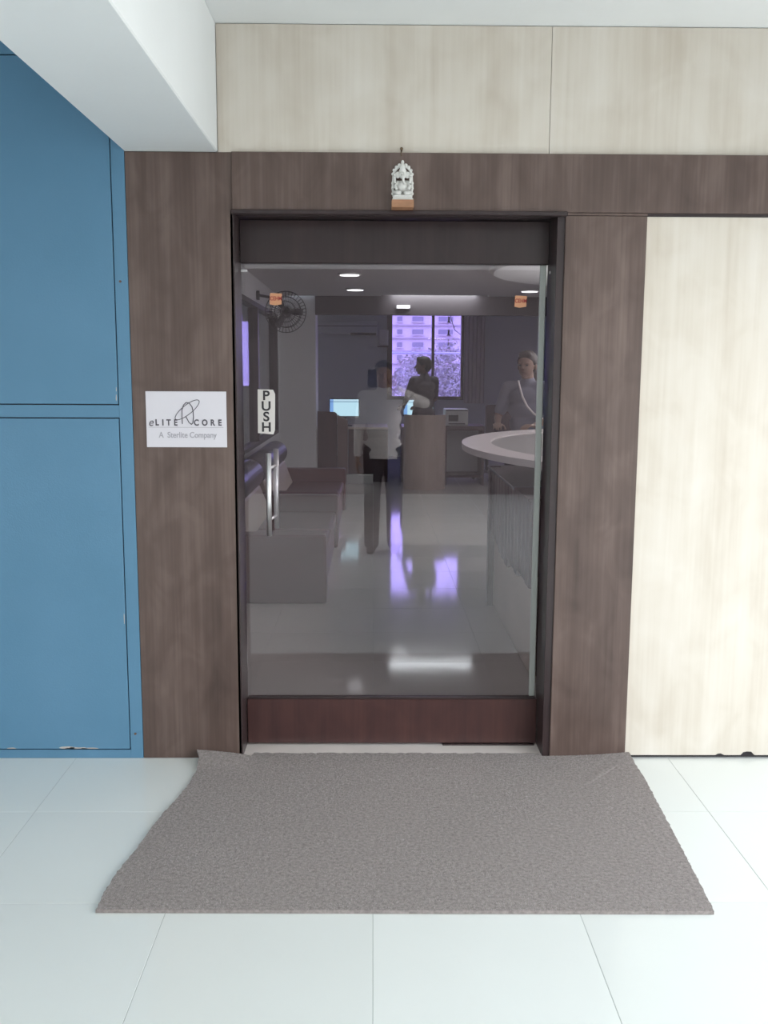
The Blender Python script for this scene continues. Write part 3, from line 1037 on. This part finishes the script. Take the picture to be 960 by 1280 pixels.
def monitor(x0, x1, z0, z1, y, ztab, label):
    t = empty('monitor', ((x0+x1)/2, y, ztab), label, 'monitor', 'computer monitors on the lobby desks')
    bxo('casing', DARKPLASTIC, t, x0, x1, y, y+0.045, z0, z1, 0.006, 2)
    bxo('screen', SCREEN, t, x0+0.012, x1-0.012, y-0.003, y+0.002, z0+0.014, z1-0.012)
    bm = bmesh.new()
    xm = (x0+x1)/2
    box(bm, xm-0.03, xm+0.03, y+0.03, y+0.06, ztab+0.01, z0+0.08, 0.003)
    box(bm, xm-0.11, xm+0.11, y-0.06, y+0.10, ztab, ztab+0.012, 0.003)
    obj('stand', bm, DARKPLASTIC, t)


monitor(-0.61, -0.19, 0.875, 1.13, 9.85, 0.75, 'lit monitor with pale blue screen behind the maroon desk screen')
monitor(0.42, 0.86, 0.875, 1.115, 10.15, 0.75, 'lit monitor partly hidden by the standing person')
bx = bxo('floor_box', mat('pale_grey_metal', (0.55, 0.58, 0.57), 0.5), None, -0.36, 0.0, 9.40, 9.56, 0.0, 0.115, 0.004)
tag(bx, 'low pale grey box on the floor before the maroon workstation', 'box')

# curved beige desk screen
cs = empty('office_desk', (0.66, 9.6, 0.0), 'beige desk behind the curved partition, carrying a lit monitor', 'desk')
bm = bmesh.new()
ou, inn = [], []
for k in range(25):
    a = PI*(1.0 + k/24*0.98)
    ou.append((0.665 + 0.27*math.cos(a), 8.92 + 0.20*math.sin(a)))
    inn.append((0.665 + 0.245*math.cos(a), 8.92 + 0.175*math.sin(a)))
prism(bm, ou + inn[::-1], 0.0, 0.955)
tag(obj('curved_partition', bm, BEIGELAM), 'beige curved partition in front of the standing person', 'partition')
bxo('desk_top', BEIGELAM, cs, 0.40, 0.93, 9.62, 10.45, 0.72, 0.75, 0.003)
bxo('side_panel', BEIGELAM, cs, 0.395, 0.420, 9.62, 10.45, 0.0, 0.72)
bxo('side_panel', BEIGELAM, cs, 0.910, 0.935, 9.62, 10.45, 0.0, 0.72)

# printer on its stand
ps = empty('printer_stand', (1.12, 9.5, 0.0), 'dark open stand carrying the grey printer', 'stand')
bxo('top', INWOOD, ps, 0.95, 1.48, 9.25, 9.85, 0.73, 0.79, 0.004)
bxo('side', INWOOD, ps, 0.95, 0.98, 9.27, 9.83, 0.0, 0.73)
bxo('side', INWOOD, ps, 1.45, 1.48, 9.27, 9.83, 0.0, 0.73)
bxo('back', GREYPLASTIC, ps, 0.98, 1.45, 9.78, 9.80, 0.05, 0.73)
bxo('shelf', INWOOD, ps, 0.98, 1.45, 9.29, 9.78, 0.10, 0.13)
pr = empty('printer', (1.10, 9.5, 0.79), 'light grey printer standing on the dark stand under the window', 'printer')
bxo('body', GREYPLASTIC, pr, 0.955, 1.265, 9.30, 9.66, 0.792, 1.01, 0.012, 2)
bxo('paper_slot', DARKPLASTIC, pr, 1.00, 1.13, 9.293, 9.32, 0.85, 0.935, 0.004)
bxo('panel', DARKFASCIA, pr, 0.965, 1.255, 9.296, 9.31, 0.985, 1.0, 0.002)
bxo('tray', DARKPLASTIC, pr, 1.0, 1.22, 9.292, 9.31, 0.81, 0.825, 0.002)

# office chairs backs near right
for (x, y, lab) in ((1.62, 9.9, 'dark office chair right of the printer stand'), (1.80, 9.2, 'dark office chair nearest the receptionist')):
    c = empty('office_chair', (x, y, 0.0), lab, 'chair', 'dark office chairs')
    bxo('backrest', mat('maroon_fabric', (0.06, 0.035, 0.045), 0.9), c, x-0.06 if x < 1.7 else x-0.2, x+0.10 if x < 1.7 else x+0.2, y-0.03, y+0.03, 0.62, 1.05, 0.02, 2)
    bxo('seat', MATS['maroon_fabric'], c, x-0.22, x+0.22, y+0.03, y+0.46, 0.43, 0.50, 0.03, 2)
    bm = bmesh.new()
    cyl(bm, (x, y+0.24, 0.08), (x, y+0.24, 0.44), 0.025)
    tube(bm, [(x, y+0.24, 0.42), (x, y+0.02, 0.44), (x, y+0.035, 0.70)], 0.014, 8)
    obj('column', bm, DARKPLASTIC, c, True)
    for k in range(5):
        a = 2*PI*k/5
        bm = bmesh.new()
        e = (x+0.25*math.cos(a), y+0.24+0.25*math.sin(a))
        tube(bm, [(x, y+0.24, 0.10), (*e, 0.06)], 0.016, 8)
        ball(bm, (*e, 0.028), 0.028)
        obj('leg', bm, DARKPLASTIC, c, True)

# ================================================================== PEOPLE
def remeshed(name, bm, m, parent, voxel, smooth=6):
    o = obj(name, bm, m, None, True)
    r = o.modifiers.new('r', 'REMESH'); r.mode = 'VOXEL'; r.voxel_size = voxel; r.use_smooth_shade = True
    s = o.modifiers.new('s', 'SMOOTH'); s.iterations = smooth; s.factor = 0.5
    dg = bpy.context.evaluated_depsgraph_get()
    me = bpy.data.meshes.new_from_object(o.evaluated_get(dg))
    old = o.data
    o.modifiers.clear()
    o.data = me
    me.name = name
    bpy.data.meshes.remove(old)
    if not me.materials:
        me.materials.append(m)
    for p in me.polygons:
        p.use_smooth = True
    o.parent = parent
    o.matrix_parent_inverse = Matrix.Translation(parent.location).inverted()
    return o


def limb(bm, pts, radii, sy=1.0):
    """chain of overlapping balls along a path, later fused by the voxel remesh"""
    pts = [Vector(p) for p in pts]
    for i in range(len(pts)-1):
        a, b = pts[i], pts[i+1]
        L = (b-a).length
        n = max(2, int(L/(0.35*min(radii[i], radii[i+1]))))
        for k in range(n+1):
            t = k/n
            ball(bm, a.lerp(b, t), radii[i]*(1-t)+radii[i+1]*t, sub=1 if radii[i] < 0.02 else 2)


def hand_pts(bm, wrist, u, v, w, curl=0.5, thumb_out=0.8):
    """u: towards the fingertips, v: towards the thumb, w: palm-facing normal"""
    u, v, w = Vector(u).normalized(), Vector(v).normalized(), Vector(w).normalized()
    wrist = Vector(wrist)
    for a in (0.02, 0.04, 0.06, 0.078):
        for b in (-0.026, -0.009, 0.009, 0.026):
            ball(bm, wrist + u*a + v*b*(0.7+a*4), 0.0135, sub=2)
    L = [0.066, 0.078, 0.083, 0.074]
    for i, b in enumerate((-0.031, -0.0105, 0.0105, 0.031)):
        l = L[i]
        p = wrist + u*0.082 + v*b
        pts = [p]
        ang = curl*0.5
        for f in (0.45, 0.32, 0.23):
            d = u*math.cos(ang) + w*math.sin(ang)
            p = p + d*l*f
            pts.append(p)
            ang += curl*0.9
        limb(bm, pts, [0.0088, 0.0083, 0.0078, 0.0068])
    p = wrist + u*0.025 + v*0.028
    pts = [p]
    d = (u*0.6 + v*thumb_out + w*0.35*curl*2).normalized()
    p = p + d*0.036; pts.append(p)
    d = (u*0.9 + v*thumb_out*0.35 + w*0.5*curl*2).normalized()
    p = p + d*0.030; pts.append(p)
    p = p + d*0.022; pts.append(p)
    limb(bm, pts, [0.012, 0.0105, 0.0095, 0.0078])


def person(name, label, base, yaw, H, pose, shirt, trousers, skin, haircol, shoecol, long_hair=False, arms=None, head_yaw=0.0):
    """stands at base, faces local +Y rotated by yaw; arms = {side: (elbow, wrist, u, v, w, curl)} in local coords"""
    t = empty(name, base, label, 'person')
    s = H/1.72
    M = Matrix.Translation(Vector(base)) @ Matrix.Rotation(yaw, 4, 'Z')

    def put(bm):
        bmesh.ops.transform(bm, matrix=M, verts=bm.verts)
        return bm
    head = Vector((0, 0.015, 1.60))*s
    sk = mat(name + '_skin' if False else 'skin_%d' % int(skin[0]*1000), skin, 0.55)
    HM = Matrix.Translation(head) @ Matrix.Rotation(head_yaw, 4, 'Z') @ Matrix.Translation(-head)
    # ---- body: one surface from head to ankles, hands included
    bm = bmesh.new()
    ball(bm, head + Vector((0, 0.0, 0.03))*s, 0.076*s, 0.095*s, 0.092*s, 3)         # cranium
    ball(bm, head + Vector((0, 0.030, -0.03))*s, 0.060*s, 0.066*s, 0.078*s, 3)      # face
    ball(bm, head + Vector((0, 0.055, -0.088))*s, 0.030*s, 0.028*s, 0.022*s)        # chin
    limb(bm, [head + Vector((0, 0.094, 0.012))*s, head + Vector((0, 0.112, -0.022))*s], [0.009*s, 0.0135*s])   # nose
    ball(bm, head + Vector((0, 0.090, -0.055))*s, 0.024*s, 0.012*s, 0.007*s)        # lips
    for e in (-1, 1):
        ball(bm, head + Vector((e*0.078, -0.005, -0.01))*s, 0.010*s, 0.020*s, 0.032*s)   # ears
        ball(bm, head + Vector((e*0.032, 0.085, 0.018))*s, 0.020*s, 0.012*s, 0.008*s)    # brows
    bmesh.ops.transform(bm, matrix=HM, verts=bm.verts)
    limb(bm, [Vector((0, -0.02, 1.40))*s, Vector((0, 0.0, 1.54))*s], [0.062*s, 0.052*s])
    sh = {e: Vector((e*0.175, -0.01, 1.405))*s for e in (-1, 1)}
    limb(bm, [sh[-1], sh[1]], [0.05*s, 0.05*s])
    for z, rx, ry in ((1.33, 0.15, 0.10), (1.22, 0.145, 0.105), (1.10, 0.13, 0.10), (0.98, 0.145, 0.11)):
        ball(bm, Vector((0, 0, z))*s, rx*s, ry*s, 0.10*s)
    hip = {e: Vector((e*0.09, 0, 0.92))*s for e in (-1, 1)}
    kn, an = {}, {}
    for e in (-1, 1):
        kn[e] = Vector((e*0.10, 0.02, 0.50))*s
        an[e] = Vector((e*0.105, -0.01, 0.09))*s
        limb(bm, [hip[e], kn[e], an[e]], [0.085*s, 0.055*s, 0.036*s])
    for e in (-1, 1):
        el, wr, u, v, w_, curl = arms[e]
        el, wr = Vector(el)*s, Vector(wr)*s
        limb(bm, [sh[e], el, wr], [0.047*s, 0.037*s, 0.026*s])
        hand_pts(bm, wr, u, v, w_, curl)
    put(bm)
    remeshed('body', bm, sk, t, 0.0062, 3)
    # ---- eyes
    for e in (-1, 1):
        bm = bmesh.new()
        ball(bm, head + Vector((e*0.031, 0.0885, 0.003))*s, 0.0125*s, 0.008*s, 0.0055*s)
        bmesh.ops.transform(bm, matrix=HM, verts=bm.verts)
        obj('eye', put(bm), DARKPLASTIC, t, True)
    # ---- hair cap
    bm = bmesh.new()
    ball(bm, head + Vector((0, -0.012, 0.052))*s, 0.084*s, 0.099*s, 0.083*s, 3)
    ball(bm, head + Vector((0, -0.050, 0.005))*s, 0.078*s, 0.062*s, 0.085*s, 3)
    ball(bm, head + Vector((0, 0.055, 0.095))*s, 0.062*s, 0.040*s, 0.034*s, 2)
    for e in (-1, 1):
        ball(bm, head + Vector((e*0.072, 0.010, 0.035))*s, 0.014*s, 0.03*s, 0.035*s)
    if long_hair:
        limb(bm, [head + Vector((0, -0.075, 0.03))*s, head + Vector((0, -0.105, -0.10))*s, head + Vector((0, -0.11, -0.25))*s], [0.06*s, 0.06*s, 0.035*s])
    bmesh.ops.transform(bm, matrix=HM, verts=bm.verts)
    remeshed('hair', put(bm), mat('hair_%d' % int(haircol[0]*1000), haircol, 0.6), t, 0.008, 2)
    # ---- shirt
    bm = bmesh.new()
    limb(bm, [sh[-1], sh[1]], [0.066*s, 0.066*s])
    limb(bm, [Vector((0, -0.015, 1.40))*s, Vector((0, -0.012, 1.465))*s], [0.085*s, 0.066*s])
    for z, rx, ry in ((1.33, 0.172, 0.12), (1.22, 0.168, 0.125), (1.10, 0.158, 0.122), (0.98, 0.168, 0.13), (0.90, 0.174, 0.134), (0.83, 0.178, 0.138)):
        ball(bm, Vector((0, 0, z))*s, rx*s, ry*s, 0.10*s, 3)
    for e in (-1, 1):
        el, wr = Vector(arms[e][0])*s, Vector(arms[e][1])*s
        if pose == 'short':
            limb(bm, [sh[e], sh[e].lerp(el, 0.75)], [0.066*s, 0.056*s])
        else:
            limb(bm, [sh[e], el, el.lerp(wr, 0.9)], [0.064*s, 0.052*s, 0.040*s])
    so = remeshed('shirt', put(bm), shirt, t, 0.011, 4)
    b3 = bmesh.new(); b3.from_mesh(so.data)          # straight hem; hanging cuffs stay
    low = max(0.86*s, 0.0)
    bmesh.ops.bisect_plane(b3, geom=list(b3.verts)+list(b3.edges)+list(b3.faces), plane_co=(0, 0, low), plane_no=(0, 0, -1), clear_outer=True)
    bmesh.ops.holes_fill(b3, edges=[e for e in b3.edges if e.is_boundary], sides=0)
    b3.to_mesh(so.data); b3.free()
    # ---- trousers and shoes
    bm = bmesh.new()
    for z in (0.90, 0.94):
        ball(bm, Vector((0, 0, z))*s, 0.165*s, 0.122*s, 0.085*s, 3)
    for e in (-1, 1):
        limb(bm, [hip[e], kn[e], an[e] + Vector((0, 0, -0.01))], [0.100*s, 0.080*s, 0.072*s])
    remeshed('trousers', put(bm), trousers, t, 0.012, 4)
    for e in (-1, 1):
        bm = bmesh.new()
        c = an[e]
        for (yy, rx, rz) in ((-0.035, 0.036, 0.040), (0.0, 0.037, 0.044), (0.05, 0.042, 0.038), (0.10, 0.045, 0.030), (0.145, 0.040, 0.024)):
            ball(bm, (c.x + e*0.006*yy*20*0.5, yy*s, rz*s), rx*s, 0.05*s, rz*s)
        bmesh.ops.bisect_plane(bm, geom=list(bm.verts)+list(bm.edges)+list(bm.faces), plane_co=(0, 0, 0.001), plane_no=(0, 0, -1), clear_outer=True)
        remeshed('shoe', put(bm), shoecol, t, 0.009, 2)
    return t, M, s


WSHIRT = mat('white_shirt', (0.86, 0.80, 0.77), 0.85)
NAVY = mat('dark_trousers', (0.020, 0.018, 0.026), 0.85)
DKSHIRT = mat('charcoal_shirt', (0.05, 0.045, 0.055), 0.85)
BLSHIRT = mat('blue_grey_shirt', (0.20, 0.21, 0.27), 0.85)
SHOE = mat('brown_shoe', (0.09, 0.07, 0.06), 0.5)

# photographer, mirrored in the glass: right arm raised to the phone, left arm down
PB = (0.085, -4.14, 0.0)
arms = {1: ((0.36, 0.14, 1.36), (0.085, 0.40, 1.49), (-0.25, 0.15, 1.0), (-0.9, 0.35, -0.25), (-0.35, 0.9, 0.1), 0.5),
        -1: ((-0.22, -0.05, 1.12), (-0.235, 0.03, 0.87), (-0.05, 0.1, -1), (0.1, 1, 0.1), (1, 0, 0), 0.5)}
person('person', 'person in white shirt and dark trousers raising a phone, mirrored in the glass door', PB, 0.0, 1.58, 'long', WSHIRT, NAVY, (0.34, 0.20, 0.14), (0.02, 0.016, 0.015), SHOE, arms=arms)
ph = empty('phone', (-0.008, -3.652, 1.37), 'black phone held up by the person mirrored in the door', 'phone')
bxo('body', DARKPLASTIC, ph, -0.045, 0.027, -3.664, -3.655, 1.375, 1.515, 0.004, 3)
bm = bmesh.new(); cyl(bm, (0.0, -3.654, 1.5), (0.0, -3.6552, 1.5), 0.005, 16)
obj('lens', bm, PLAINGLASS, ph, True)
bxo('screen', BLACKINK, ph, -0.042, 0.024, -3.6645, -3.6635, 1.385, 1.505)

# standing employee in profile, facing left, hands over the desk edge
arms = {1: ((0.24, 0.06, 1.16), (0.14, 0.27, 1.06), (-0.2, 1, -0.1), (-1, -0.1, 0.1), (0, 0, -1), 0.6),
        -1: ((-0.24, 0.06, 1.16), (-0.14, 0.27, 1.06), (0.2, 1, -0.1), (1, 0.1, 0.1), (0, 0, -1), 0.6)}
person('person', 'person with short dark hair in charcoal shirt standing before the violet window', (0.665, 9.27, 0.0), math.radians(35), 1.69, 'short', DKSHIRT, NAVY, (0.10, 0.06, 0.055), (0.014, 0.012, 0.012), SHOE, arms=arms, head_yaw=math.radians(48))

# receptionist behind the oval counter
arms = {1: ((0.25, 0.05, 1.15), (0.17, 0.24, 1.10), (-0.4, 1, 0), (-1, -0.3, 0), (0, 0, -1), 0.5),
        -1: ((-0.25, 0.05, 1.15), (-0.17, 0.24, 1.10), (0.4, 1, 0), (1, -0.3, 0), (0, 0, -1), 0.5)}
t, M, s = person('person', 'person in blue grey shirt standing behind the white oval counter', (1.30, 4.62, 0.0), math.radians(150), 1.67, 'short', BLSHIRT, NAVY, (0.26, 0.17, 0.13), (0.03, 0.022, 0.02), SHOE, long_hair=True, arms=arms)
bm = bmesh.new()
q = [(1.205, 4.50, 1.43), (1.213, 4.47, 1.38), (1.235, 4.45, 1.30), (1.275, 4.44, 1.22), (1.33, 4.43, 1.16), (1.40, 4.44, 1.12), (1.47, 4.47, 1.09)]
tube(bm, q, 0.009, 8)
obj('strap', bm, mat('pale_strap', (0.7, 0.68, 0.68), 0.6), t, True)['label'] = 'pale curved strap'

# ================================================================== OUTSIDE THE VIOLET WINDOW
GZ = -9.0
gr = bmesh.new()
box(gr, -150, 150, -100, -8.6, GZ-0.3, GZ)
box(gr, -150, 150, 14.2, 320, GZ-0.3, GZ)
struct(obj('ground', gr, mat('dusty_ground', (0.30, 0.28, 0.25), 0.9)))
bl = empty('apartment_block', (14, 230, GZ), 'pale apartment block far outside the violet window', 'building')
BW = mat('pale_facade', (0.72, 0.68, 0.64), 0.8)
BD = mat('dark_window', (0.26, 0.26, 0.28), 0.2)  # window tone lifted, haze mixed into the colour
bxo('wall', BW, bl, -6, 40, 230, 246, GZ, 24)
nb = 0
for fl in range(11):
    z = GZ + 1.2 + fl*3.0
    bxo('ledge', mat('ledge_paint', (0.5, 0.46, 0.44), 0.8), bl, -6.2, 40.2, 229.3, 230, z-0.95, z-0.70)
    if z < -3.5:
        continue
    for x in (5.6, 9.2, 15.4, 17.6, 22.0):
        wd = 2.6 if x in (9.2, 15.4) else 1.2
        f = bxo('window', BD, bl, x, x+wd, 229.75, 230.05, z, z+1.2)
        bxo('sill', BW, f, x-0.2, x+wd+0.2, 229.3, 229.8, z-0.2, z)


LEAF = [mat('leaf_a', (0.2, 0.22, 0.14), 0.7), mat('leaf_b', (0.28, 0.29, 0.22), 0.7), mat('leaf_c', (0.34, 0.34, 0.28), 0.7)]  # leaf colours lightened to paint in the distant haze
BARK = mat('bark', (0.12, 0.09, 0.07), 0.9)


def tree(x, y, h, r, label, m, seed):
    t = empty('tree', (x, y, GZ), label, 'tree', 'trees outside the violet window')
    rng = np.random.default_rng(seed)
    bm = bmesh.new()
    tube(bm, [(x, y, GZ), (x+0.2, y, GZ+h*0.35), (x-0.1, y, GZ+h*0.65)], 0.3, 8, radii=[0.35, 0.26, 0.12])
    for k in range(5):
        a = 2*PI*k/5
        tube(bm, [(x, y, GZ+h*0.45), (x+r*0.5*math.cos(a), y+r*0.5*math.sin(a), GZ+h*0.75)], 0.1, 6, radii=[0.14, 0.04])
    obj('trunk', bm, BARK, t, True)
    N = 9000
    cl = [(rng.normal(0, r*0.42), rng.normal(0, r*0.42), h*0.68 + rng.normal(0, h*0.13)) for _ in range(26)]
    V, Fc = [], []
    for k in range(N):
        c = cl[rng.integers(len(cl))]
        d = rng.normal(size=3); d /= np.linalg.norm(d)
        rr = r*0.33*rng.random()**0.4
        p = np.array((x+c[0], y+c[1], min(GZ+h, GZ+c[2]))) + d*rr
        u = rng.normal(size=3); u /= np.linalg.norm(u)
        v = np.cross(u, d+rng.normal(size=3)*0.4); v /= np.linalg.norm(v)+1e-9
        l = 0.13
        i = len(V)
        V += [tuple(p-u*l), tuple(p+v*l*0.5), tuple(p+u*l), tuple(p-v*l*0.5)]
        Fc.append((i, i+1, i+2, i+3))
    me = bpy.data.meshes.new('foliage')
    me.from_pydata(V, [], Fc)
    me.materials.append(m)
    o = bpy.data.objects.new('foliage', me)
    COL.objects.link(o)
    o.parent = t
    o.matrix_parent_inverse = Matrix.Translation(t.location).inverted()
    o['kind'] = 'stuff'


tree(1.4, 42, 10.0, 2.6, 'haze-paled tree outside the violet window, leftmost', LEAF[1], 1)
tree(4.4, 56, 11.6, 3.6, 'haze-paled tree outside, behind the window mullion', LEAF[2], 2)
tree(8.2, 72, 12.6, 4.2, 'taller haze-paled tree outside, rightmost in the violet window', LEAF[1], 3)
# cable outside
bm = bmesh.new()
tube(bm, [(1.37, FY+0.5, 2.75), (1.40, FY+0.5, 2.45), (1.47, FY+0.5, 2.25), (1.60, FY+0.5, 2.15), (1.9, FY+0.5, 2.2), (2.0, FY+0.5, 2.75), (2.0, FY+0.25, 2.8), (2.0, FY+0.2, 2.75)], 0.008, 6)
tag(obj('cable', bm, DARKPLASTIC, None, True), 'thin dark cable drooping outside the violet window, top right', 'cable')
